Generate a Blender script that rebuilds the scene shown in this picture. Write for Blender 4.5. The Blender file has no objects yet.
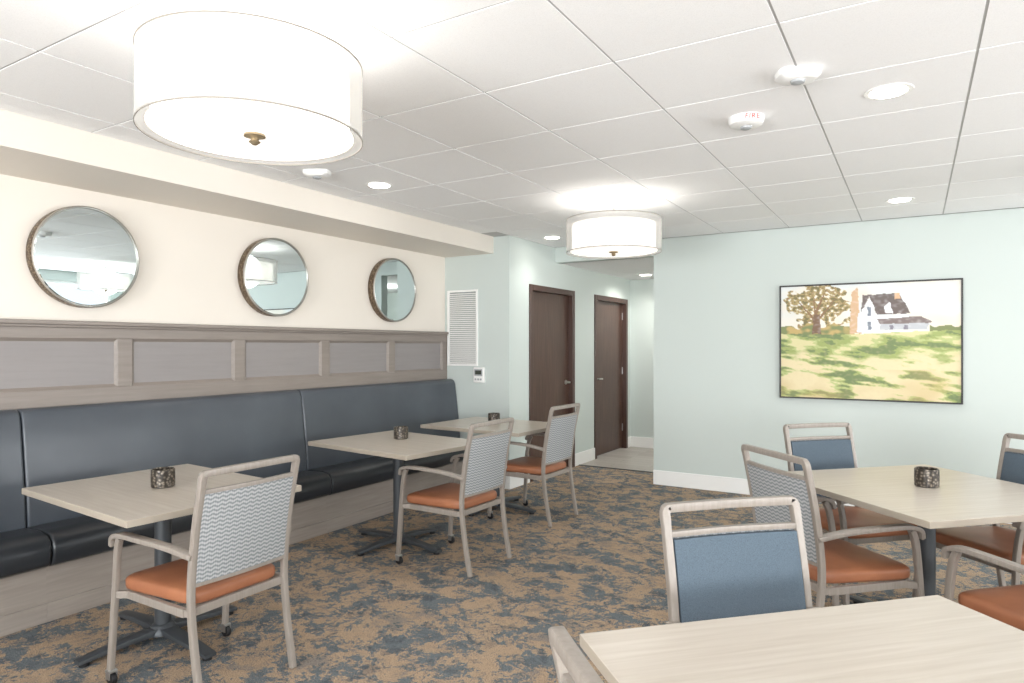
import bpy, bmesh, math, random
from mathutils import Vector, Matrix, noise
random.seed(4)
C = bpy.context.scene.collection
PI = math.pi
def hexc(h, a=1.0):
    h = h.lstrip('#'); v = [int(h[i:i+2], 16)/255 for i in (0, 2, 4)]
    return tuple(((x/12.92) if x <= .04045 else ((x+.055)/1.055)**2.4) for x in v) + (a,)

# ------------------------------------------------------------------ materials
def mat(name, color='#ffffff', rough=.5, metal=0.0, spec=None):
    m = bpy.data.materials.new(name); m.use_nodes = True
    b = m.node_tree.nodes['Principled BSDF']
    b.inputs['Base Color'].default_value = hexc(color)
    b.inputs['Roughness'].default_value = rough; b.inputs['Metallic'].default_value = metal
    if spec is not None: b.inputs['Specular IOR Level'].default_value = spec
    return m
def N(m, t, **kw):
    n = m.node_tree.nodes.new(t)
    for k, v in kw.items():
        if k.startswith('i_'): n.inputs[k[2:].replace('_', ' ')].default_value = v
        else: setattr(n, k, v)
    return n
def L(m, a, b): m.node_tree.links.new(a, b)
def B(m): return m.node_tree.nodes['Principled BSDF']
def coords(m, scale=(1, 1, 1), rot=(0, 0, 0), out='Object'):
    tc = N(m, 'ShaderNodeTexCoord'); mp = N(m, 'ShaderNodeMapping')
    mp.inputs['Scale'].default_value = scale; mp.inputs['Rotation'].default_value = rot
    L(m, tc.outputs[out], mp.inputs['Vector']); return mp.outputs['Vector']
def ramp(m, fac, stops, interp='LINEAR'):
    r = N(m, 'ShaderNodeValToRGB'); r.color_ramp.interpolation = interp
    e = r.color_ramp.elements
    while len(e) < len(stops): e.new(.5)
    for i, (p, c) in enumerate(stops): e[i].position = p; e[i].color = hexc(c)
    L(m, fac, r.inputs['Fac']); return r.outputs['Color']
def bump(m, height, strength=.2, dist=.01):
    b = N(m, 'ShaderNodeBump'); b.inputs['Strength'].default_value = strength; b.inputs['Distance'].default_value = dist
    L(m, height, b.inputs['Height']); L(m, b.outputs['Normal'], B(m).inputs['Normal'])
def noise_tex(m, vec, scale, detail=4, rough=.5, dist=0):
    n = N(m, 'ShaderNodeTexNoise'); n.inputs['Scale'].default_value = scale; n.inputs['Detail'].default_value = detail
    n.inputs['Roughness'].default_value = rough; n.inputs['Distortion'].default_value = dist
    L(m, vec, n.inputs['Vector']); return n.outputs['Fac']
def paint(name, col, rough=.6, var=.03):
    m = mat(name, col, rough)
    v = coords(m); f = noise_tex(m, v, 180, 3)
    bump(m, f, .05, .002); return m
def wood(name, cols, scale=(1, 1, 1), rough=.45, s=1.0, bs=.03):
    m = mat(name, cols[1], rough)
    v = coords(m, scale)
    f = noise_tex(m, v, 5*s, 6, .55, .3)
    c = ramp(m, f, [(.28, cols[0]), (.5, cols[1]), (.74, cols[2])])
    L(m, c, B(m).inputs['Base Color']); bump(m, f, bs, .002); return m
def emit(name, col, strength):
    m = mat(name, col, .6); b = B(m)
    b.inputs['Emission Color'].default_value = hexc(col); b.inputs['Emission Strength'].default_value = strength
    return m

M = {}
M['cream'] = paint('cream_wall_paint', '#e6dfd5')
M['mint'] = paint('mint_wall_paint', '#c9d2ce')
M['white'] = paint('white_trim_paint', '#f2f2f0', .4)
M['grid'] = mat('ceiling_grid_shadow_grey', '#b8b7b6', .5)  # grid toned darker, so the shadow lines between tiles are in its colour
m = M['tile'] = mat('ceiling_tile_fibre', '#f4f4f3', .9)
v = coords(m); f = noise_tex(m, v, 320, 3, .7); bump(m, f, .12, .002)
L(m, ramp(m, f, [(.3, '#eeeeee'), (.5, '#f8f8f8'), (.7, '#fcfcfc')]), B(m).inputs['Base Color'])
# carpet
m = M['carpet'] = mat('patterned_carpet', '#8a7866', .95, spec=.1)
v = coords(m, (1, 1, 1)); vs = coords(m, (1.0, 1.1, 1), (0, 0, .5))
n1 = noise_tex(m, vs, 5.4, 10, .72, .45)
n2 = noise_tex(m, v, 34, 5, .78, .9)
n3 = noise_tex(m, vs, 5.0, 7, .7, .6)
n4 = noise_tex(m, v, 190, 3, .7)
a = N(m, 'ShaderNodeMath', operation='MULTIPLY_ADD'); L(m, n2, a.inputs[0]); a.inputs[1].default_value = .62; L(m, n1, a.inputs[2])
tan = ramp(m, n3, [(.36, '#95877a'), (.46, '#bda58b'), (.54, '#b39c84'), (.64, '#938b83')])
sl = ramp(m, n3, [(.38, '#5f676d'), (.5, '#787f83'), (.62, '#646c71')])
k = N(m, 'ShaderNodeMapRange'); k.inputs['From Min'].default_value = .805; k.inputs['From Max'].default_value = .835
L(m, a.outputs[0], k.inputs['Value'])
mx = N(m, 'ShaderNodeMix', data_type='RGBA'); L(m, k.outputs[0], mx.inputs['Factor']); L(m, tan, mx.inputs[6]); L(m, sl, mx.inputs[7])
mx2 = N(m, 'ShaderNodeMix', data_type='RGBA', blend_type='MULTIPLY'); mx2.inputs['Factor'].default_value = .8
L(m, mx.outputs[2], mx2.inputs[6]); L(m, ramp(m, n4, [(.38, '#7c7c7c'), (.55, '#ffffff')]), mx2.inputs[7])
L(m, mx2.outputs[2], B(m).inputs['Base Color']); bump(m, n4, .3, .003)
# hall floor
m = M['hallfloor'] = mat('hall_plank_floor', '#b7b1aa', .4)
v = coords(m, (1, 1, 1))
br = N(m, 'ShaderNodeTexBrick'); br.inputs['Scale'].default_value = 1; br.inputs['Brick Width'].default_value = .9; br.inputs['Row Height'].default_value = .15
br.inputs['Mortar Size'].default_value = .003; br.inputs['Color1'].default_value = hexc('#b3ada6'); br.inputs['Color2'].default_value = hexc('#a09991'); br.inputs['Mortar'].default_value = hexc('#7f7972')
L(m, v, br.inputs['Vector']); L(m, br.outputs['Color'], B(m).inputs['Base Color'])
M['wain'] = wood('taupe_stained_wood', ['#827972', '#887f78', '#8e857e'], (10, .6, 10), .4, 1, .01)
M['wainpanel'] = wood('grey_recessed_panel', ['#898483', '#8c8786', '#8f8a89'], (7, .5, 7), .45, 1, 0)
M['basewood'] = wood('bench_base_wood', ['#8f867f', '#978e86', '#a0978f'], (10, .6, 10), .45, 1, .01)
M['door'] = wood('dark_walnut_door', ['#3d2821', '#4d362c', '#5f4437'], (9, 9, .5), .28)
M['doorframe'] = mat('dark_bronze_frame', '#4a342c', .35)
m = M['top'] = wood('pale_oak_laminate', ['#b7ada0', '#c0b7ab', '#c8c0b5'], (.55, 11, 6), .28)
M['topedge'] = mat('tabletop_edge', '#a99f91', .45)
m = M['vinyl'] = mat('charcoal_slate_vinyl', '#4b4e54', .3)
v = coords(m); f = noise_tex(m, v, 260, 3, .6); bump(m, f, .1, .002)
f2 = noise_tex(m, v, 3, 3); L(m, ramp(m, f2, [(.3, '#464b52'), (.7, '#4f555c')]), B(m).inputs['Base Color'])
m = M['vinylseat'] = mat('charcoal_seat_vinyl', '#2d3034', .3)
v = coords(m); f = noise_tex(m, v, 260, 3, .6); bump(m, f, .1, .002)
M['iron'] = mat('charcoal_powder_coat', '#4b4f53', .45, .3)
m = M['frame'] = wood('taupe_woodgrain_metal', ['#898178', '#908880', '#978f87'], (18, 18, 1.2), .34, 1, .0)
m = M['orange'] = mat('cognac_vinyl', '#a0633f', .42)
v = coords(m); f = noise_tex(m, v, 220, 3); bump(m, f, .1, .002)
f2 = noise_tex(m, v, 6, 4); L(m, ramp(m, f2, [(.3, '#935d41'), (.7, '#a66d4d')]), B(m).inputs['Base Color'])
m = M['blue'] = mat('blue_woven_fabric', '#4f6070', .85)
v = coords(m); f = noise_tex(m, v, 420, 2, .6); bump(m, f, .3, .002)
L(m, ramp(m, f, [(.3, '#43505b'), (.7, '#596773')]), B(m).inputs['Base Color'])
# woven pattern back
m = M['woven'] = mat('grey_wave_patterned_fabric', '#bdbfc0', .8)
tc = N(m, 'ShaderNodeTexCoord'); sp = N(m, 'ShaderNodeSeparateXYZ'); L(m, tc.outputs['Object'], sp.inputs[0])
def mth(op, a, b=None, c=None):
    n = N(m, 'ShaderNodeMath', operation=op)
    for i, x in enumerate((a, b, c)):
        if x is None: continue
        if isinstance(x, (int, float)): n.inputs[i].default_value = x
        else: L(m, x, n.inputs[i])
    return n.outputs[0]
sx = mth('SINE', mth('MULTIPLY', sp.outputs['X'], 190.0))
ph = mth('MULTIPLY_ADD', sp.outputs['Z'], 370.0, mth('MULTIPLY', sx, 1.15))
s1 = mth('SINE', ph)
s2 = mth('SINE', mth('MULTIPLY', sp.outputs['X'], 640.0))
f = mth('MULTIPLY_ADD', s1, .32, mth('MULTIPLY_ADD', s2, .10, .5))
L(m, ramp(m, f, [(.2, '#777b7f'), (.5, '#969a9c'), (.85, '#b0b1b1')]), B(m).inputs['Base Color'])
bump(m, f, .15, .002)
M['black'] = mat('black_rubber', '#1c1c1e', .5)
M['steel'] = mat('brushed_steel', '#b9b9b8', .3, .9)
M['nickel'] = mat('satin_nickel', '#c8c6c2', .28, 1)
M['brass'] = mat('aged_brass', '#a8987c', .4, .6)
M['plastic'] = mat('white_plastic', '#efefed', .4)
M['greyplastic'] = mat('grey_plastic', '#a9acae', .45)
M['screen'] = mat('dark_screen', '#3a4038', .2)
M['mirror'] = mat('mirror_silver', '#dce6e8', .01, 1)
m = M['mframe'] = mat('hammered_bronze', '#8d7c66', .4, .6)
v = coords(m); vo = N(m, 'ShaderNodeTexVoronoi'); vo.inputs['Scale'].default_value = 70; L(m, v, vo.inputs['Vector'])
L(m, ramp(m, vo.outputs['Distance'], [(.1, '#a3927a'), (.6, '#5a4b3c')]), B(m).inputs['Base Color']); bump(m, vo.outputs['Distance'], .6, .004)
M['lip'] = mat('pewter_lip', '#aaa69f', .35, .7)
M['shaderim'] = mat('shade_trim_tape', '#8d8880', .6)
m = M['holder'] = mat('mosaic_glass_dark', '#4a453f', .3, .3)
v = coords(m); vo = N(m, 'ShaderNodeTexVoronoi'); vo.inputs['Scale'].default_value = 70; L(m, v, vo.inputs['Vector'])
L(m, ramp(m, vo.outputs['Distance'], [(.12, '#8a8175'), (.38, '#5d554b'), (.6, '#342f2a')]), B(m).inputs['Base Color']); bump(m, vo.outputs['Distance'], .4, .003)
M['wax'] = mat('ivory_wax', '#d8cdb6', .5)
M['picframe'] = mat('black_picture_frame', '#1f1c1a', .4)
M['red'] = mat('red_print', '#b8322c', .5)
M['bulb'] = emit('recessed_lens_glow', '#fff8ee', 14)
M['diff'] = emit('drum_diffuser_glow', '#fffaf4', .72)
# sheer outer shade, translucent inner shade
def shade(name, tcol, dcol, solid, dmix, glow=0):
    m = bpy.data.materials.new(name); m.use_nodes = True
    nt = m.node_tree; nt.nodes.clear()
    o = nt.nodes.new('ShaderNodeOutputMaterial'); mix = nt.nodes.new('ShaderNodeMixShader'); tr = nt.nodes.new('ShaderNodeBsdfTransparent')
    tl = nt.nodes.new('ShaderNodeBsdfTranslucent'); df = nt.nodes.new('ShaderNodeBsdfDiffuse'); m2 = nt.nodes.new('ShaderNodeMixShader')
    ad = nt.nodes.new('ShaderNodeAddShader'); em = nt.nodes.new('ShaderNodeEmission'); em.inputs[0].default_value = hexc('#fff9f1'); em.inputs[1].default_value = glow
    tl.inputs[0].default_value = hexc(tcol); df.inputs[0].default_value = hexc(dcol)
    nt.links.new(tl.outputs[0], m2.inputs[1]); nt.links.new(df.outputs[0], m2.inputs[2]); mix.inputs[0].default_value = solid; m2.inputs[0].default_value = dmix
    nt.links.new(tr.outputs[0], mix.inputs[1]); nt.links.new(m2.outputs[0], mix.inputs[2]); nt.links.new(mix.outputs[0], ad.inputs[0]); nt.links.new(em.outputs[0], ad.inputs[1]); nt.links.new(ad.outputs[0], o.inputs[0])
    return m
M['sheer'] = shade('sheer_organza_shade', '#c2c1be', '#c6c5c3', .46, .6)
M['inner'] = shade('white_fabric_inner_shade', '#e6e4de', '#e6e4de', .92, .55, .42)
# painting canvas
m = M['canvas'] = mat('painted_canvas', '#ffffff', .6)
at_ = N(m, 'ShaderNodeAttribute'); at_.attribute_name = 'Col'; L(m, at_.outputs['Color'], B(m).inputs['Base Color'])
f = noise_tex(m, coords(m, (1, 1, 3)), 60, 4); bump(m, f, .25, .003)

# ------------------------------------------------------------------ mesh helpers
def link(name, bm, m, parent=None, smooth=False, bevel=0, seg=2, extra=()):
    bmesh.ops.recalc_face_normals(bm, faces=bm.faces[:])
    me = bpy.data.meshes.new(name); bm.to_mesh(me); bm.free()
    for p in me.polygons: p.use_smooth = smooth
    o = bpy.data.objects.new(name, me); C.objects.link(o); me.materials.append(m)
    for e in extra: me.materials.append(e)
    if parent: o.parent = parent
    if bevel:
        b = o.modifiers.new('bevel', 'BEVEL'); b.width = bevel; b.segments = seg; b.limit_method = 'ANGLE'; b.angle_limit = math.radians(40)
    if smooth:
        try: me.set_sharp_from_angle(angle=math.radians(42))
        except Exception: pass
    return o
def box(bm, x0, x1, y0, y1, z0, z1):
    vs = [bm.verts.new((x, y, z)) for z in (z0, z1) for y in (y0, y1) for x in (x0, x1)]
    for f in ((0, 1, 3, 2), (4, 6, 7, 5), (0, 4, 5, 1), (2, 3, 7, 6), (0, 2, 6, 4), (1, 5, 7, 3)):
        bm.faces.new([vs[i] for i in f])
def boxes(name, lst, m, parent=None, **k):
    bm = bmesh.new()
    for b in lst: box(bm, *b)
    return link(name, bm, m, parent, **k)
def lathe(bm, prof, seg=32, cx=0, cy=0, caps=True, axis='Z'):
    rings = []
    for r, z in prof:
        ring = []
        for i in range(seg):
            a = 2*PI*i/seg
            p = (cx+r*math.cos(a), cy+r*math.sin(a), z) if axis == 'Z' else ((z, r*math.cos(a), r*math.sin(a)) if axis == 'X' else (r*math.cos(a), z, r*math.sin(a)))
            ring.append(bm.verts.new(p))
        rings.append(ring)
    for a, b in zip(rings, rings[1:]):
        for i in range(seg): bm.faces.new((a[i], a[(i+1) % seg], b[(i+1) % seg], b[i]))
    if caps: bm.faces.new(rings[0][::-1]); bm.faces.new(rings[-1])
def catmull(pts, n=5):
    P = [Vector(p) for p in pts]; P = [P[0]*2-P[1]] + P + [P[-1]*2-P[-2]]; out = []
    for i in range(1, len(P)-2):
        for j in range(n):
            t = j/n
            out.append(.5*((2*P[i]) + (-P[i-1]+P[i+1])*t + (2*P[i-1]-5*P[i]+4*P[i+1]-P[i+2])*t*t + (-P[i-1]+3*P[i]-3*P[i+1]+P[i+2])*t**3))
    out.append(P[-2].copy()); return out
def sweep(bm, pts, w, t, side=(1, 0, 0), smooth=5, closed=False):
    P = catmull(pts, smooth) if smooth else [Vector(p) for p in pts]
    S0 = Vector(side); rings = []; n = len(P)
    for i, p in enumerate(P):
        T = (P[min(i+1, n-1)]-P[max(i-1, 0)]).normalized()
        S = (S0-T*S0.dot(T)).normalized(); U = T.cross(S)
        ww = (w(i/(n-1)) if callable(w) else w)/2; tt = (t(i/(n-1)) if callable(t) else t)/2; ch = min(ww, tt)*.22
        prof = [(ww-ch, tt), (ww-ch*.3, tt-ch*.3), (ww, tt-ch), (ww, -tt+ch), (ww-ch*.3, -tt+ch*.3), (ww-ch, -tt), (-ww+ch, -tt), (-ww+ch*.3, -tt+ch*.3), (-ww, -tt+ch), (-ww, tt-ch), (-ww+ch*.3, tt-ch*.3), (-ww+ch, tt)]
        rings.append([bm.verts.new(p+S*a+U*b) for a, b in prof])
    for a, b in zip(rings, rings[1:]):
        for i in range(12): bm.faces.new((a[i], a[(i+1) % 12], b[(i+1) % 12], b[i]))
    bm.faces.new(rings[0][::-1]); bm.faces.new(rings[-1])
def prism(bm, prof, y0, y1):  # prof in (x,z), extruded along y
    a = [bm.verts.new((x, y0, z)) for x, z in prof]; b = [bm.verts.new((x, y1, z)) for x, z in prof]
    n = len(prof)
    for i in range(n): bm.faces.new((a[i], a[(i+1) % n], b[(i+1) % n], b[i]))
    bm.faces.new(a[::-1]); bm.faces.new(b)

def tag(o, label, cat, group=None):
    o['label'] = label; o['category'] = cat
    if group: o['group'] = group
    return o
def thing(name, label, cat, loc=(0, 0, 0), rz=0, group=None):
    o = bpy.data.objects.new(name, None); C.objects.link(o); o.location = loc; o.rotation_euler = (0, 0, rz); o.empty_display_size = .1
    return tag(o, label, cat, group)
def dup(root, loc, rz, label, group=None):
    r = root.copy(); C.objects.link(r); r.location = loc; r.rotation_euler = (0, 0, rz); r['label'] = label
    if group: r['group'] = group
    for ch in list(root.children):
        c = ch.copy(); C.objects.link(c); c.parent = r
        for g in ch.children:
            d = g.copy(); C.objects.link(d); d.parent = c
    return r
def struct(o): o['kind'] = 'structure'; return o

# ------------------------------------------------------------------ setting
H = 2.57; XL = -3.51; XW = -4.32; YE = 5.74; YB = 6.75; YC = 9.08; XC = -2.35; XR = 3.9; YR = -2.6; T = .12; HC = 2.40
XH = 1.4   # the hall turns right behind the back wall up to here
struct(boxes('floor', [(XW-T, XR+T, YR-T, 7.35, -.1, 0)], M['carpet']))
struct(boxes('floor_hall', [(XL-T, XH+T, 7.35, YC+T, -.1, .002)], M['hallfloor']))
cl = struct(boxes('ceiling', [(XW-T, XR+T, YR-T, YB+T, H+.003, H+.1)], M['grid']))
bm = bmesh.new(); g = .005; p = .61
x = -.407-p*6
while x < XR:
    y = 3.06-p*10
    while y < YB:
        x0, x1, y0, y1 = max(x, -3.70)+g, min(x+p, XR)-g, max(y, YR)+g, min(y+p, YB)-g
        if y1-y0 > .03 and x1-x0 > .03:
            if y1 > YE and x0 < XL: x0 = max(x0, XL+.002)
            if x1-x0 > .03: box(bm, x0, x1, y0, y1, H, H+.0032)
        y += p
    x += p
link('ceiling_tile_panels', bm, M['tile'], cl)
struct(boxes('ceiling_hall', [(XL-.02, XH+.02, YB+T-.02, YC+.02, HC, HC+.08)], M['tile']))
struct(boxes('wall_left', [(XW-T, XW, YR-T, YE+T, 0, H)], M['cream']))
struct(boxes('wall_soffit', [(XW, -3.70, YR, YE, HC, H+.002)], M['cream']))
struct(boxes('wall_end', [(XW, XL-T, YE, YE+T, 0, H)], M['mint']))
D = [(6.185, 7.185, 2.065), (7.865, 8.905, 2.065)]
struct(boxes('wall_doors', [(XL-T, XL, YE, D[0][0], 0, H), (XL-T, XL, D[0][1], D[1][0], 0, H), (XL-T, XL, D[1][1], YC, 0, H), (XL-T, XL, D[0][0], D[0][1], D[0][2], H), (XL-T, XL, D[1][0], D[1][1], D[1][2], H)], M['mint']))
struct(boxes('wall_back', [(XC, XR, YB, YB+T, 0, H)], M['mint']))
struct(boxes('wall_header', [(XL, XC, YB, YB+T, HC, H+.002)], M['mint']))
struct(boxes('wall_hall_far', [(XH, XH+T, YB+T, YC, 0, HC+.05)], M['mint']))
struct(boxes('wall_hall_end', [(XL-T, XH+T, YC, YC+T, 0, HC+.05)], M['mint']))
# right wall with window openings
W = [(-1.8, .4), (1.2, 3.4), (4.4, 6.5)]; z0, z1 = .7, 2.4
lst = [(XR, XR+T, YR-T, W[0][0], 0, H), (XR, XR+T, W[0][1], W[1][0], 0, H), (XR, XR+T, W[1][1], W[2][0], 0, H), (XR, XR+T, W[2][1], YB+T, 0, H)]
for a, b in W: lst += [(XR, XR+T, a, b, 0, z0), (XR, XR+T, a, b, z1, H)]
struct(boxes('wall_right', lst, M['mint']))
V = [(-2.8, -.4), (.6, 3.0)]
lst = [(XW, V[0][0], YR-T, YR, 0, H), (V[0][1], V[1][0], YR-T, YR, 0, H), (V[1][1], XR, YR-T, YR, 0, H)]
for a, b in V: lst += [(a, b, YR-T, YR, 0, z0), (a, b, YR-T, YR, z1, H)]
struct(boxes('wall_rear', lst, M['mint']))
k = 1
for a, b in W:
    c = (a+b)/2
    struct(boxes('window_%d' % k, [(XR+.02, XR+.08, a, a+.05, z0, z1), (XR+.02, XR+.08, b-.05, b, z0, z1), (XR+.02, XR+.08, c-.025, c+.025, z0+.05, z1-.05), (XR+.02, XR+.08, a+.05, b-.05, z0, z0+.05), (XR+.02, XR+.08, a+.05, b-.05, z1-.05, z1), (XR-.03, XR+.02, a-.03, b+.03, z0-.03, z0)], M['white'])); k += 1
for a, b in V:
    c = (a+b)/2
    struct(boxes('window_%d' % k, [(a, a+.05, YR-.08, YR-.02, z0, z1), (b-.05, b, YR-.08, YR-.02, z0, z1), (c-.025, c+.025, YR-.08, YR-.02, z0+.05, z1-.05), (a+.05, b-.05, YR-.08, YR-.02, z0, z0+.05), (a+.05, b-.05, YR-.08, YR-.02, z1-.05, z1)], M['white'])); k += 1
# baseboards
def bb(name, *b): struct(boxes(name, [b], M['white'], bevel=.004))
bb('baseboard_back', XC, XR, YB-.014, YB, 0, .15)
bb('baseboard_hall_end', XL, XH, YC-.014, YC, .002, .15)
struct(boxes('baseboard_doors', [(XL, XL+.014, YE-.014, D[0][0]-.045, 0, .15), (XL, XL+.014, D[0][1]+.045, D[1][0]-.045, .0, .15), (XL, XL+.014, D[1][1]+.045, YC-.014, .002, .15)], M['white'], bevel=.004))
bb('baseboard_end', -3.84, XL, YE-.014, YE, 0, .15)
bb('baseboard_right', XR-.014, XR, YR, YB-.014, 0, .15)
# doors
def door(n, y0, y1, zt, handle_far):
    f = .045
    d = struct(boxes('door_%d' % n, [(XL-.09, XL-.045, y0+.02, y1-.02, .012, zt-.02)], M['door'], bevel=.003))
    boxes('door_frame', [(XL-.11, XL+.016, y0-f, y0+.018, 0, zt+f), (XL-.11, XL+.016, y1-.018, y1+f, 0, zt+f), (XL-.11, XL+.016, y0+.018, y1-.018, zt-.018, zt+f)], M['doorframe'], d, bevel=.004)
    hy = y1-.09 if handle_far else y0+.09; s = -1 if handle_far else 1
    bm = bmesh.new(); lathe(bm, [(.027, XL-.046), (.027, XL-.034), (.012, XL-.032), (.011, XL+.012)], 20, axis='X')
    for v in bm.verts: v.co.y += hy; v.co.z += 1.02
    sweep(bm, [(XL+.01, hy-.008*s, 1.02), (XL+.013, hy+.05*s, 1.022), (XL+.008, hy+.12*s, 1.018)], .018, .012, (0, 0, 1))
    link('lever_handle', bm, M['nickel'], d, smooth=True)
    hh = y0+.02 if handle_far else y1-.02
    for z in (.25, 1.05, 1.82):
        boxes('hinge', [(XL-.05, XL-.036, hh-.012, hh+.012, z, z+.1)], M['steel'], d, bevel=.003)
door(1, D[0][0], D[0][1], D[0][2], True); door(2, D[1][0], D[1][1], D[1][2], False)
struct(boxes('trim_1', [(XL, XC, 7.335, 7.365, 0, .006)], M['iron']))

# wainscot on the left wall
wp = struct(boxes('trim_2', [(XW, XW+.012, YR, YE, 0, 1.585)], M['wainpanel']))
boxes('top_rail', [(XW+.012, XW+.03, YR, YE, 1.495, 1.56)], M['wain'], wp, bevel=.003)
boxes('cap', [(XW, XW+.045, YR, YE, 1.56, 1.575), (XW, XW+.06, YR, YE, 1.575, 1.6)], M['wain'], wp, bevel=.004)
boxes('bottom_rail', [(XW+.012, XW+.03, YR, YE, .98, 1.195)], M['wain'], wp, bevel=.003)
y = 5.70
while y > YR:
    boxes('stile', [(XW+.012, XW+.029, y-.045, min(y+.045, YE), 1.195, 1.495)], M['wain'], wp, bevel=.003)
    # sloped panel moulding around each recess
    ya, yb = y-.84+.045, y-.045
    if ya > YR:
        bm = bmesh.new(); o_ = [(ya, 1.195), (yb, 1.195), (yb, 1.495), (ya, 1.495)]; i_ = [(ya+.018, 1.213), (yb-.018, 1.213), (yb-.018, 1.477), (ya+.018, 1.477)]
        A_ = [bm.verts.new((XW+.026, a, b)) for a, b in o_]; B_ = [bm.verts.new((XW+.0125, a, b)) for a, b in i_]; D_ = [bm.verts.new((XW+.0122, a, b)) for a, b in o_]
        for i in range(4):
            j = (i+1) % 4; bm.faces.new((A_[i], A_[j], B_[j], B_[i])); bm.faces.new((D_[j], D_[i], B_[i], B_[j])); bm.faces.new((A_[i], D_[i], D_[j], A_[j]))
        link('panel_moulding', bm, M['wain'], wp)
    y -= .84

# banquette bench sections
def bench(y0, y1, label):
    t = thing('banquette_bench', label, 'bench', (XW+.03, y0, 0), 0, 'upholstered bench sections along the mirror wall')
    Ln = y1-y0; X0 = XW+.03
    q = lambda x: x-X0
    boxes('base', [(q(-4.27), q(-3.905), 0, Ln, 0, .29)], M['basewood'], t)
    boxes('base_moulding', [(q(-3.906), q(-3.893), 0, Ln, .0, .1)], M['basewood'], t, bevel=.002)
    bm = bmesh.new()
    pr = [(q(-4.2), .292), (q(-3.885), .292), (q(-3.845), .31), (q(-3.83), .37), (q(-3.838), .43), (q(-3.87), .462), (q(-3.95), .475), (q(-4.2), .465)]
    prism(bm, pr, .003, Ln-.003); link('seat', bm, M['vinylseat'], t, smooth=True, bevel=.012, seg=3)
    bm = bmesh.new()
    pr = [(q(-4.275), .40), (q(-4.13), .40), (q(-4.11), .47), (q(-4.12), .62), (q(-4.155), .9), (q(-4.175), 1.05), (q(-4.19), 1.085), (q(-4.22), 1.1), (q(-4.275), 1.1)]
    prism(bm, pr, .003, Ln-.003); link('backrest', bm, M['vinyl'], t, smooth=True, bevel=.012, seg=3)
bench(-.23, 1.72, 'slate vinyl bench section cut off by the left edge')
bench(1.72, 3.66, 'long middle slate vinyl bench section behind the nearest bench table')
bench(3.66, 5.735, 'slate vinyl bench section ending at the mint wall with the vent')

# mirrors
def mirror(y, label, tilt=0, yaw=0):
    t = thing('round_mirror', label, 'mirror', (XW+(.005 if yaw else 0), y, 1.985), 0, 'round mirrors above the bench')
    t.rotation_euler = (0, math.radians(tilt), math.radians(yaw))
    bm = bmesh.new(); lathe(bm, [(.296, 0.003), (.303, .004), (.305, .03), (.305, .068), (.302, .074)], 72, caps=False, axis='X')
    link('frame', bm, M['mframe'], t, smooth=True)
    bm = bmesh.new(); lathe(bm, [(.304, .070), (.302, .078), (.296, .080), (.294, .074), (.293, .060)], 72, caps=False, axis='X')
    link('inner_lip', bm, M['lip'], t, smooth=True)
    bm = bmesh.new(); lathe(bm, [(.295, .05), (.295, .068), (.286, .071)], 72, axis='X'); link('mirror_glass', bm, M['mirror'], t)
mirror(2.10, 'large looking round mirror nearest the left edge of the photo', .55)
mirror(3.48, 'round bronze rimmed mirror hanging between the two others', 0, -1.0)
mirror(4.86, 'round mirror closest to the white wall vent')

# vent grille
t = thing('wall_vent', 'white louvered return vent on the narrow mint wall', 'vent', (-4.085, YE, 1.24))
boxes('frame', [(-.195, .195, -.015, 0, 0, .022), (-.195, .195, -.015, 0, .778, .80), (-.195, -.173, -.015, 0, .022, .778), (.173, .195, -.015, 0, .022, .778)], M['white'], t, bevel=.002)
bm = bmesh.new()
for i in range(36):
    z = .026+i*.0208
    vs = [bm.verts.new(c) for c in ((-.173, -.013, z), (.173, -.013, z), (.173, -.001, z+.014), (-.173, -.001, z+.014), (-.173, -.011, z-.002), (.173, -.011, z-.002), (.173, 0, z+.011), (-.173, 0, z+.011))]
    for f in ((0, 1, 2, 3), (7, 6, 5, 4), (0, 4, 5, 1), (3, 2, 6, 7), (0, 3, 7, 4), (1, 5, 6, 2)): bm.faces.new([vs[j] for j in f])
link('louvers', bm, M['plastic'], t)
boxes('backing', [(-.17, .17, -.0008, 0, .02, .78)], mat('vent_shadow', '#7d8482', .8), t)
t = thing('wall_phone_panel', 'small grey wall panel with screen below the vent', 'control panel', (-3.865, YE, 1.07))
boxes('body', [(-.065, .065, -.035, 0, 0, .16)], M['plastic'], t, bevel=.008)
boxes('screen', [(-.05, .05, -.038, -.034, .07, .14)], M['greyplastic'], t, bevel=.002)
boxes('display', [(-.038, .038, -.040, -.037, .085, .128)], M['screen'], t)
boxes('button_row', [(-.045+.032*i, -.022+.032*i, -.039, -.034, .025, .045) for i in range(3)], M['greyplastic'], t, bevel=.002)

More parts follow.
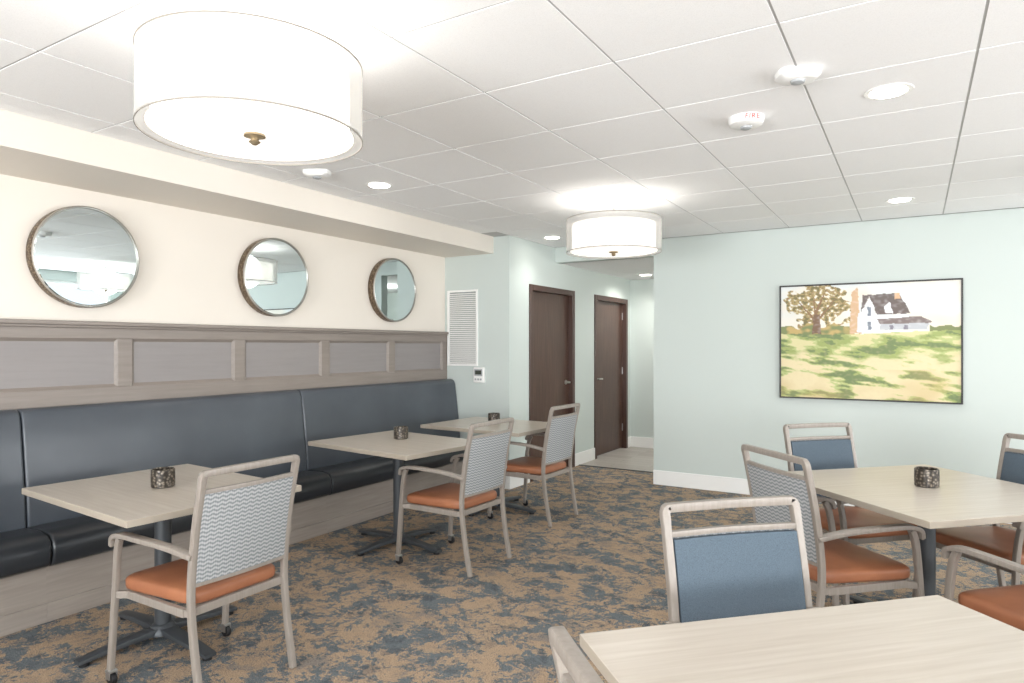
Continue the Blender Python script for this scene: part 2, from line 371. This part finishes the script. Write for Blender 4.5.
# picture
t = thing('framed_painting', 'framed landscape painting of a farmhouse and green field', 'painting', (-1.10, YB, .96))
PW, PH = 1.445, 1.06
boxes('frame', [(0, PW, -.04, 0, 0, .014), (0, PW, -.04, 0, PH-.014, PH), (0, .014, -.04, 0, .014, PH-.014), (PW-.014, PW, -.04, 0, .014, PH-.014)], M['picframe'], t, bevel=.002)
def nz(x, y, s, o=0): return noise.noise(Vector((x*s+o, y*s-o, o*1.7)))
def inpoly(x, y, P):
    c = False; j = len(P)-1
    for i in range(len(P)):
        if (P[i][1] > y) != (P[j][1] > y) and x < (P[j][0]-P[i][0])*(y-P[i][1])/(P[j][1]-P[i][1])+P[i][0]: c = not c
        j = i
    return c
POLY = [
 ([(.42, .07), (.455, .03), (.475, .43), (.41, .43)], '#cfae8c'),           # stone chimney side
 ([(.455, .25), (.56, .26), (.56, .42), (.455, .42)], '#d8dde2'),
 ([(.47, .27), (.53, .11), (.56, .30), (.56, .42), (.49, .42)], '#e9ecee'),  # gable wall
 ([(.48, .10), (.68, .09), (.745, .265), (.565, .27), (.52, .11), (.475, .25)], '#6d625f'),  # roof
 ([(.56, .27), (.74, .27), (.74, .40), (.56, .40)], '#dfe3e8'),
 ([(.56, .31), (.80, .29), (.86, .345), (.58, .35)], '#807370'),            # porch roof
 ([(.58, .35), (.84, .345), (.83, .40), (.58, .40)], '#bcbfc4'),
 ([(.60, .20), (.635, .16), (.65, .26), (.61, .26)], '#e6e6ea'),
 ([(.655, .09), (.685, .085), (.69, .14), (.66, .14)], '#d9b08c'),
 ([(.51, .20), (.53, .20), (.53, .28), (.51, .28)], '#7b8390'), ([(.51, .33), (.53, .33), (.53, .40), (.51, .40)], '#7b8390'),
 ([(.63, .36), (.65, .36), (.65, .40), (.63, .40)], '#817e89'), ([(.71, .36), (.73, .36), (.73, .40), (.71, .40)], '#817e89'),
 ([(.20, .26), (.235, .26), (.245, .43), (.19, .43)], '#7d6350'),
]
POLY = [(P, hexc(c)[:3]) for P, c in POLY]
cc = {k_: hexc(v_)[:3] for k_, v_ in dict(sky='#ebe6dc', sky2='#dfe3e3', warm='#eadcc6', leaf='#ab9869', leaf2='#7b7350', leaf3='#c5b68c', leaf4='#8f7153', g1='#9ba867', g2='#b7c083', g3='#74865a', g4='#d7d0a0', sand='#e1d3ac', sand2='#d4c097', och='#c1a86f', hedge='#7f885c').items()}
def mixc(a, b, t): t = max(0, min(1, t)); return tuple(p_*(1-t)+q_*t for p_, q_ in zip(a, b))
def sm(a, b, x): x = max(0, min(1, (x-a)/(b-a))); return x*x*(3-2*x)
def artcol(u, v):
    du = .006*nz(u, v, 30, 3); dv = .006*nz(u, v, 30, 7); uu, vv = u+du, v+dv
    hz = .425+.012*math.sin(u*5)+.008*nz(u, 0, 20)
    if vv < hz:
        c = mixc(cc['sky'], cc['sky2'], .5+2*nz(u, v*2, 4, 1))
        c = mixc(c, cc['warm'], (v-.2)*2+nz(u, v, 6, 5))
        d = math.hypot((uu-.23)/.20, (vv-.16)/.24)+.55*nz(u, v, 16, 2)
        if d < .88:
            n_ = nz(u, v, 44, 9)+.3*nz(u, v, 90, 4)
            c = cc['leaf2'] if n_ < -.24 else cc['leaf'] if n_ < .03 else cc['leaf4'] if n_ < .12 else cc['leaf3'] if n_ < .30 else c
        for (a0, b0, a1, b1) in ((.22, .43, .2, .1), (.22, .33, .11, .14), (.22, .32, .33, .12), (.21, .25, .27, .05)):
            tt = max(0, min(1, ((uu-a0)*(a1-a0)+(vv-b0)*(b1-b0))/((a1-a0)**2+(b1-b0)**2)))
            if math.hypot(uu-a0-tt*(a1-a0), vv-b0-tt*(b1-b0)) < .010*(1-tt*.75): c = cc['leaf4']
        if vv > .36+.05*nz(u, 1, 14) and u < .44: c = mixc(cc['hedge'], cc['och'], .5+2*nz(u, v, 24, 4))
        if u > .84 and vv > .37+.03*nz(u, 2, 20): c = cc['hedge']
        for P, col in POLY:
            if inpoly(uu, vv, P): c = mixc(col, (1, 1, 1), .25*nz(u, v, 40, 6))
        return c
    # field: a green band with loose strokes, sandy grass with green patches below it
    s = (v-hz)/(1-hz)
    a_ = u*.95+v*.30; b_ = v*.95-u*.18
    st = nz(a_*.55, b_*1.5, 10, 1)+.5*nz(a_*.6, b_*1.8, 24, 8)+.15*nz(a_, b_*2, 55, 8)
    top = mixc(cc['g3'], cc['g1'], sm(-.3, -.22, st)); top = mixc(top, cc['g2'], sm(.0, .08, st)); top = mixc(top, cc['g4'], sm(.22, .28, st))
    bot = mixc(cc['g3'], cc['g1'], sm(-.36, -.28, st)); bot = mixc(bot, cc['g2'], sm(-.22, -.17, st)); bot = mixc(bot, cc['g4'], sm(-.1, -.05, st)); bot = mixc(bot, cc['sand'], sm(.0, .05, st))
    if s > .55: bot = mixc(bot, cc['och'], .5*max(0, .2+1.6*nz(u, v, 7, 12)))
    c = mixc(top, bot, sm(.32, .42, s+.16*nz(a_, b_, 8, 3)))
    return mixc(c, cc['sand2'], max(0, .3*nz(u, v, 50, 3)))
nx, ny = 250, 184; bm = bmesh.new(); gv = []
for j in range(ny+1):
    for i in range(nx+1): gv.append(bm.verts.new((.013+(PW-.026)*i/nx, -.03, .013+(PH-.026)*(1-j/ny))))
for j in range(ny):
    for i in range(nx):
        a = j*(nx+1)+i; bm.faces.new((gv[a], gv[a+nx+1], gv[a+nx+2], gv[a+1]))
cv = link('canvas', bm, M['canvas'], t)
ca = cv.data.color_attributes.new('Col', 'FLOAT_COLOR', 'POINT')
for j in range(ny+1):
    for i in range(nx+1): ca.data[j*(nx+1)+i].color = tuple(artcol(i/nx, j/ny))+(1,)

# drum lights
def drum(x, y, label, e=8):
    t = thing('drum_ceiling_light', label, 'ceiling light', (x, y, H), 0, 'double drum ceiling lights')
    zb, zt, R = -.402, -.155, .36
    bm = bmesh.new(); lathe(bm, [(.085, 0), (.085, -.018), (.075, -.025), (.012, -.027), (.012, -.05)], 32); link('canopy', bm, M['white'], t, smooth=True)
    bm = bmesh.new(); lathe(bm, [(.009, -.05), (.009, -.385)], 12); link('stem', bm, M['nickel'], t, smooth=True)
    bm = bmesh.new()
    for a in (0, 2.094, 4.189): sweep(bm, [(0, 0, zt+.03), (R*math.cos(a), R*math.sin(a), zt)], .008, .004, (0, 0, 1), smooth=0)
    link('spider', bm, M['nickel'], t)
    bm = bmesh.new(); lathe(bm, [(R, zb), (R, zt)], 96, caps=False); link('outer_shade', bm, M['sheer'], t, smooth=True)
    for z in (zb, zt):
        bm = bmesh.new(); lathe(bm, [(R-.001, z-.0028), (R+.0015, z-.0028), (R+.0015, z+.0028), (R-.001, z+.0028), (R-.001, z-.0028)], 96, caps=False); link('shade_rim', bm, M['shaderim'], t, smooth=True)
    bm = bmesh.new(); lathe(bm, [(R-.045, zb+.012), (R-.045, zt-.035)], 96, caps=False); link('inner_shade', bm, M['inner'], t, smooth=True)
    bm = bmesh.new(); lathe(bm, [(R-.03, zb+.006), (R-.03, zb+.011)], 96); link('diffuser', bm, M['diff'], t)
    bm = bmesh.new(); lathe(bm, [(.034, zb+.005), (.036, zb-.002), (.016, zb-.008), (.012, zb-.014), (.02, zb-.02), (.008, zb-.03)], 24); link('finial', bm, M['brass'], t, smooth=True)
    l = bpy.data.lights.new('drum_bulb', 'POINT'); l.energy = e; l.shadow_soft_size = .2; l.color = (1, .98, .95)
    lo = bpy.data.objects.new('drum_bulb', l); C.objects.link(lo); lo.location = (x, y, H-.28)
drum(-1.933, 1.49, 'large drum ceiling light above the nearest tables, brass finial visible')
drum(-1.975, 4.76, 'smaller looking drum ceiling light hanging before the hallway', 6)
drum(1.85, 5.35, 'drum ceiling light seen only as a reflection in the leftmost mirror', 5)

# recessed lights
def can(x, y, z, label, e=22, size=2.3):
    t = thing('recessed_light', label, 'recessed light', (x, y, z), 0, 'round recessed ceiling lights')
    bm = bmesh.new(); lathe(bm, [(.098, .0), (.096, -.003), (.078, -.004), (.072, -.001)], 40, caps=False); link('trim_ring', bm, M['white'], t, smooth=True)
    bm = bmesh.new(); lathe(bm, [(.074, -.0005), (.074, -.003), (.066, -.008), (.03, -.011)], 40); link('lens', bm, M['bulb'], t, smooth=True)
    l = bpy.data.lights.new('downlight', 'SPOT'); l.energy = e; l.shadow_soft_size = .07; l.color = (1, .97, .92)
    l.spot_size = size; l.spot_blend = .9
    lo = bpy.data.objects.new('downlight', l); C.objects.link(lo); lo.location = (x, y, z-.03)
can(-.10, 3.36, H, 'recessed light beside the square sensor at upper right', 26)
can(-.10, 5.90, H, 'recessed light near the wall above the framed painting', 26)
can(-3.19, 3.48, H, 'recessed light between big drum light and soffit')
can(-3.2, 6.08, H, 'faint recessed light just inside above the first door', 14)
can(-3.07, 8.5, HC, 'recessed light in the lower hallway ceiling', 50, 2.9)
l = bpy.data.lights.new('passage_fill_light', 'POINT'); l.energy = 42; l.shadow_soft_size = .1; l.color = (1, .97, .92)  # unseen fill light, added to brighten the hall reflected in the far mirror
lo = bpy.data.objects.new('passage_fill_light', l); C.objects.link(lo); lo.location = (-1.2, 7.9, HC-.12)
# detectors
t = thing('fire_alarm_strobe', 'round white ceiling alarm with red lettering', 'fire alarm', (-.71, 3.39, H), math.radians(31.2))
bm = bmesh.new(); lathe(bm, [(.085, 0), (.085, -.014), (.078, -.034), (.062, -.042), (.03, -.044)], 40); link('body', bm, M['plastic'], t, smooth=True)
bm = bmesh.new(); lathe(bm, [(.028, -.043), (.026, -.052), (.015, -.057)], 24); link('strobe_lens', bm, M['greyplastic'], t, smooth=True)
cu = bpy.data.curves.new('fire_text', 'FONT'); cu.body = 'FIRE'; cu.size = .034; cu.extrude = .0004; cu.align_x = 'CENTER'; cu.align_y = 'CENTER'; cu.space_character = 1.2
to = bpy.data.objects.new('tmp_text', cu); C.objects.link(to); bpy.context.view_layer.update()
me = bpy.data.meshes.new_from_object(to.evaluated_get(bpy.context.evaluated_depsgraph_get())); bpy.data.objects.remove(to)
lt = bpy.data.objects.new('lettering', me); C.objects.link(lt); me.materials.clear(); me.materials.append(M['red']); lt.parent = t
lt.matrix_local = Matrix(((1, 0, 0, 0), (0, -.2, -.98, -.0885), (0, .98, -.2, -.019), (0, 0, 0, 1)))
def sensor(x, y, rz, label):
    t = thing('ceiling_sensor', label, 'sensor', (x, y, H), rz)
    bm = bmesh.new()
    prof = [(.0, 1.0), (-.022, .98), (-.036, .78)]
    rings = []
    for z, s in prof:
        ring = []
        for i in range(40):
            a = 2*PI*i/40; c_, s_ = math.cos(a), math.sin(a)
            ring.append(bm.verts.new((.085*s*math.copysign(abs(c_)**.5, c_), .06*s*math.copysign(abs(s_)**.5, s_), z)))
        rings.append(ring)
    for a, b in zip(rings, rings[1:]):
        for i in range(40): bm.faces.new((a[i], a[(i+1) % 40], b[(i+1) % 40], b[i]))
    bm.faces.new(rings[0][::-1]); bm.faces.new(rings[-1]); link('housing', bm, M['plastic'], t, smooth=True)
    bm = bmesh.new(); lathe(bm, [(.03, -.035), (.026, -.045), (.012, -.05)], 24); link('sensor_lens', bm, M['greyplastic'], t, smooth=True)
sensor(-.41, 2.93, .5, 'boxy white ceiling sensor between the fire alarm and the photo top')
sensor(-3.28, 3.0, .5, 'white ceiling sensor partly hidden behind the big drum light')

# ------------------------------------------------------------------ tables
def table(w, d, loc, rz, label, group):
    t = thing('dining_table', label, 'table', loc, rz, group)
    bm = bmesh.new(); box(bm, -w/2, w/2, -d/2, d/2, .720, .750)
    for f in bm.faces:
        f.material_index = 1 if abs(f.calc_center_median().z-.735) < .01 else 0
    link('tabletop', bm, M['top'], t, bevel=.003, extra=(M['topedge'],))
    bm = bmesh.new(); lathe(bm, [(.038, .03), (.038, .70)], 28); link('column', bm, M['iron'], t, smooth=True)
    boxes('mounting_plate', [(-.26, .26, -.03, .03, .70, .719), (-.03, .03, -.26, .26, .701, .718)], M['iron'], t, bevel=.003)
    bm = bmesh.new(); lathe(bm, [(.07, .03), (.07, .045), (.05, .07), (.038, .08)], 28); link('base_hub', bm, M['iron'], t, smooth=True)
    for k in range(4):
        a = k*PI/2; c_, s_ = math.cos(a), math.sin(a); rr = (w*.40 if k % 2 == 0 else d*.46)
        bm = bmesh.new(); sweep(bm, [(c_*.03, s_*.03, .048), (c_*rr*.55, s_*rr*.55, .04), (c_*rr, s_*rr, .024)], lambda q: .075-.02*q, lambda q: .03-.014*q, (-s_, c_, 0))
        f = link('foot', bm, M['iron'], t, smooth=True)
        bm = bmesh.new(); lathe(bm, [(.022, 0), (.022, .012), (.012, .02)], 16, c_*(rr-.03), s_*(rr-.03)); link('glide', bm, M['black'], f, smooth=True)
    return t
GA, GB = 'tables along the bench', 'square tables on the right'
table(1.07, .84, (-3.2, 1.93, 0), math.radians(-4), 'pale wood pedestal table nearest the camera along the bench', GA)
table(1.05, .82, (-3.24, 3.74, 0), math.radians(-7), 'pale wood pedestal table in the middle of the bench row', GA)
table(1.05, .82, (-3.22, 5.02, 0), math.radians(-3), 'pale wood pedestal table farthest along the bench, beside the mint wall', GA)
table(1.067, 1.067, (.05, 3.88, 0), PI/4, 'square table in front of the painting, with four chairs and candle holder', GB)
table(1.067, 1.067, (.055, 1.47, 0), PI/4, 'bare square table cut off by the bottom edge in the foreground', GB)

def holder(x, y, label):
    t = thing('candle_holder', label, 'candle holder', (x, y, .7505), 0, 'dark candle holders on the tables')
    bm = bmesh.new(); lathe(bm, [(.046, 0), (.054, .004), (.055, .05), (.054, .086), (.050, .09), (.046, .086), (.046, .02)], 36, caps=False)
    lathe(bm, [(.047, .0), (.047, .02)], 36); link('cup', bm, M['holder'], t, smooth=True)
    bm = bmesh.new(); lathe(bm, [(.035, .021), (.035, .055), (.03, .058)], 28); link('candle', bm, M['wax'], t, smooth=True)
holder(-3.2, 1.93, 'dark mosaic candle holder on the nearest bench table')
holder(-3.32, 3.86, 'dark mosaic candle holder on the middle bench table')
holder(-3.27, 5.08, 'dark mosaic candle holder on the farthest bench table')
holder(.05, 3.91, 'dark mosaic candle holder on the square table at right')

# ------------------------------------------------------------------ chairs
RP = catmull([(0, -.285, .0), (0, -.24, .25), (0, -.222, .46), (0, -.25, .70), (0, -.305, .955)], 8)
def post_y(z):
    for a, b in zip(RP, RP[1:]):
        if a.z <= z <= b.z: return a.y+(b.y-a.y)*(z-a.z)/(b.z-a.z+1e-9)
    return RP[-1].y
CV = .012
def slab(bm, za, zb, hw, yf, th, nu=12, nv=12, puff=0.0):
    grid = {}
    for s in (0, 1):
        for j in range(nv+1):
            for i in range(nu+1):
                u = -1+2*i/nu; v = -1+2*j/nv
                zz = (za+zb)/2+(zb-za)/2*v
                edge = max(abs(u), abs(v)); e = 1-max(0, (edge-.8)/.2)**2*.35
                y = post_y(zz)+yf-CV*(1-u*u)
                off = th*(.5 if s else -.5)*e + (puff*(1-u**4)*(1-v**4) if s else 0)
                grid[s, i, j] = bm.verts.new((hw*u, y+off, zz))
    for s in (0, 1):
        for j in range(nv):
            for i in range(nu):
                q = [grid[s, i, j], grid[s, i+1, j], grid[s, i+1, j+1], grid[s, i, j+1]]; bm.faces.new(q if s else q[::-1])
    for j in range(nv):
        bm.faces.new((grid[0, 0, j], grid[1, 0, j], grid[1, 0, j+1], grid[0, 0, j+1])); bm.faces.new((grid[0, nu, j+1], grid[1, nu, j+1], grid[1, nu, j], grid[0, nu, j]))
    for i in range(nu):
        bm.faces.new((grid[0, i+1, 0], grid[1, i+1, 0], grid[1, i, 0], grid[0, i, 0])); bm.faces.new((grid[0, i, nv], grid[1, i, nv], grid[1, i+1, nv], grid[0, i+1, nv]))
def make_chair():
    t = thing('dining_armchair', '', 'chair', (0, 0, 0), 0)
    bm = bmesh.new(); rings = []
    def outline(off, z):
        r_ = []
        for i in range(64):
            a = 2*PI*i/64; c_, s_ = math.cos(a), math.sin(a); e = .24
            cx = math.copysign(abs(c_)**e, c_); sy = math.copysign(abs(s_)**e, s_)
            y = .02+sy*(.235-off); hw = .234+.02*sy-off
            r_.append(bm.verts.new((cx*hw, y, z)))
        return r_
    for off, z in ((.012, .405), (.003, .411), (0, .422), (0, .443), (.003, .452), (.012, .459), (.04, .464), (.12, .468), (.2, .469)): rings.append(outline(off, z))
    for a, b in zip(rings, rings[1:]):
        for i in range(64): bm.faces.new((a[i], a[(i+1) % 64], b[(i+1) % 64], b[i]))
    bm.faces.new(rings[0][::-1]); bm.faces.new(rings[-1])
    link('seat', bm, M['orange'], t, smooth=True)
    boxes('seat_frame', [(-.238, .238, .205, .228, .37, .404), (-.222, .222, -.222, -.2, .37, .404), (-.248, -.225, -.2, .205, .37, .404), (.225, .248, -.2, .205, .37, .404)], M['frame'], t, bevel=.003)
    for s in (-1, 1):
        bm = bmesh.new(); sweep(bm, [(s*.224, -.285, 0.004), (s*.226, -.24, .25), (s*.228, -.222, .46), (s*.229, -.25, .70), (s*.229, -.298, .93)], .025, .027, (1, 0, 0), 8)
        link('leg', bm, M['frame'], t, smooth=True)
        bm = bmesh.new(); sweep(bm, [(s*.277, .272, .062), (s*.273, .258, .25), (s*.268, .245, .45), (s*.272, .225, .58), (s*.276, .2, .638)], .023, .028, (1, 0, 0), 8)
        f = link('leg', bm, M['frame'], t, smooth=True)
        bm = bmesh.new(); lathe(bm, [(.0235, -.011), (.025, -.008), (.025, .008), (.0235, .011)], 24, axis='X')
        for v in bm.verts: v.co += Vector((s*.277, .262, .026))
        link('caster_wheel', bm, M['black'], f, smooth=True)
        boxes('caster_fork', [(s*.277-.018, s*.277-.013, .25, .28, .025, .053), (s*.277+.013, s*.277+.018, .25, .28, .025, .053), (s*.277-.018, s*.277+.018, .25, .285, .052, .064)], M['steel'], f, bevel=.002)
        bm = bmesh.new(); sweep(bm, [(s*.232, -.243, .615), (s*.26, -.12, .642), (s*.282, .04, .655), (s*.284, .17, .655), (s*.279, .235, .636), (s*.275, .25, .60)], .040, .020, (1, 0, 0), 8)
        link('armrest', bm, M['frame'], t, smooth=True)
        bm = bmesh.new(); sweep(bm, [(s*.268, .246, .387), (s*.24, .2, .387)], .03, .02, (0, 0, 1), 0)
        link('front_bracket', bm, M['frame'], t)
        bm = bmesh.new(); sweep(bm, [(s*.226, -.222, .387), (s*.236, -.19, .387)], .03, .02, (0, 0, 1), 0)
        link('rear_bracket', bm, M['frame'], t)
    # straight top rail with eased corners
    bm = bmesh.new(); sweep(bm, [(-.229, -.292, .905), (-.229, -.2985, .928), (-.2275, -.3015, .9395), (-.222, -.3035, .9475), (-.212, -.304, .950), (-.1, -.308, .951), (0, -.3095, .9515), (.1, -.308, .951), (.212, -.304, .950), (.222, -.3035, .9475), (.2275, -.3015, .9395), (.229, -.2985, .928), (.229, -.292, .905)], .026, .027, (0, 1, 0), 4)
    link('top_rail', bm, M['frame'], t, smooth=True)
    bm = bmesh.new(); sweep(bm, [(-.22, post_y(.868), .874), (0, post_y(.868)-CV-.002, .874), (.22, post_y(.868), .874)], .018, .02, (0, 0, 1), 6)
    link('upper_cross_rail', bm, M['frame'], t, smooth=True)
    bm = bmesh.new(); sweep(bm, [(-.22, post_y(.5), .497), (0, post_y(.5)-CV, .497), (.22, post_y(.5), .497)], .018, .022, (0, 0, 1), 6)
    link('lower_cross_rail', bm, M['frame'], t, smooth=True)
    bm = bmesh.new(); slab(bm, .505, .866, .217, -.008, .012); link('back_shell', bm, M['woven'], t, smooth=True)
    bm = bmesh.new(); slab(bm, .512, .860, .213, .010, .022, puff=.010); link('back_cushion', bm, M['blue'], t, smooth=True)
    return t
ch0 = make_chair()
used = [False]
def chair(x, y, deg, label, group):
    rz = math.radians(deg-90)
    if not used[0]:
        used[0] = True; ch0.location = (x, y, 0); ch0.rotation_euler = (0, 0, rz); ch0['label'] = label; ch0['group'] = group
    else: dup(ch0, (x, y, 0), rz, label, group)
G1, G2, G3 = 'armchairs facing the bench', 'armchairs around the square table by the painting', 'armchairs at the foreground table'
chair(-2.68, 1.825, 180, 'armchair with grey patterned back pulled up to the nearest bench table', G1)
chair(-2.66, 3.66, 178, 'armchair with grey patterned back at the middle bench table', G1)
chair(-2.77, 4.94, 178, 'armchair at the farthest bench table, before the doors', G1)
chair(-.35, 3.48, 45, 'armchair showing its grey patterned back left of the square table', G2)
chair(-.31, 4.35, -45, 'blue backed armchair on the painting side of the square table', G2)
chair(.39, 4.25, 225, 'armchair cut by the right edge behind the square table', G2)
chair(.48, 3.22, 135, 'armchair whose arm and orange seat enter at the right edge', G2)
chair(-.285, 1.945, -45, 'blue backed armchair tucked behind the foreground table', G3)
chair(-.16, 1.086, 45, 'armchair of which only the top corner shows at bottom centre', G3)

# ------------------------------------------------------------------ light & camera
def area(name, loc, rot, sx, sy, e, col=(1, 1, 1)):
    l = bpy.data.lights.new(name, 'AREA'); l.shape = 'RECTANGLE'; l.size = sx; l.size_y = sy; l.energy = e; l.color = col
    o = bpy.data.objects.new(name, l); C.objects.link(o); o.location = loc; o.rotation_euler = rot
t1, t2 = math.radians(116), math.radians(130)
for a, b in W: area('window_daylight', (XR+.6, (a+b)/2, (z0+z1)/2-.25), (0, t1, 0), 1.5, b-a, 108, (.985, .99, 1))
for a, b in V: area('window_daylight', ((a+b)/2, YR-.6, (z0+z1)/2-.3), (t2, 0, 0), b-a, 1.5, 290, (.985, .99, 1))
w = bpy.data.worlds.new('daylight'); bpy.context.scene.world = w; w.use_nodes = True
w.node_tree.nodes['Background'].inputs[0].default_value = (.9, .95, 1, 1); w.node_tree.nodes['Background'].inputs[1].default_value = 1.4
cam = bpy.data.cameras.new('camera'); co = bpy.data.objects.new('camera', cam); C.objects.link(co)
cam.lens = 36*665/1024; cam.sensor_width = 36; cam.shift_y = 4.5/1024; cam.clip_start = .02
co.location = (0, 0, 1.45); co.rotation_euler = (PI/2, 0, math.atan(403/665))
bpy.context.scene.camera = co
vs = bpy.context.scene.view_settings; vs.view_transform = 'Standard'; vs.look = 'None'; vs.exposure = .13
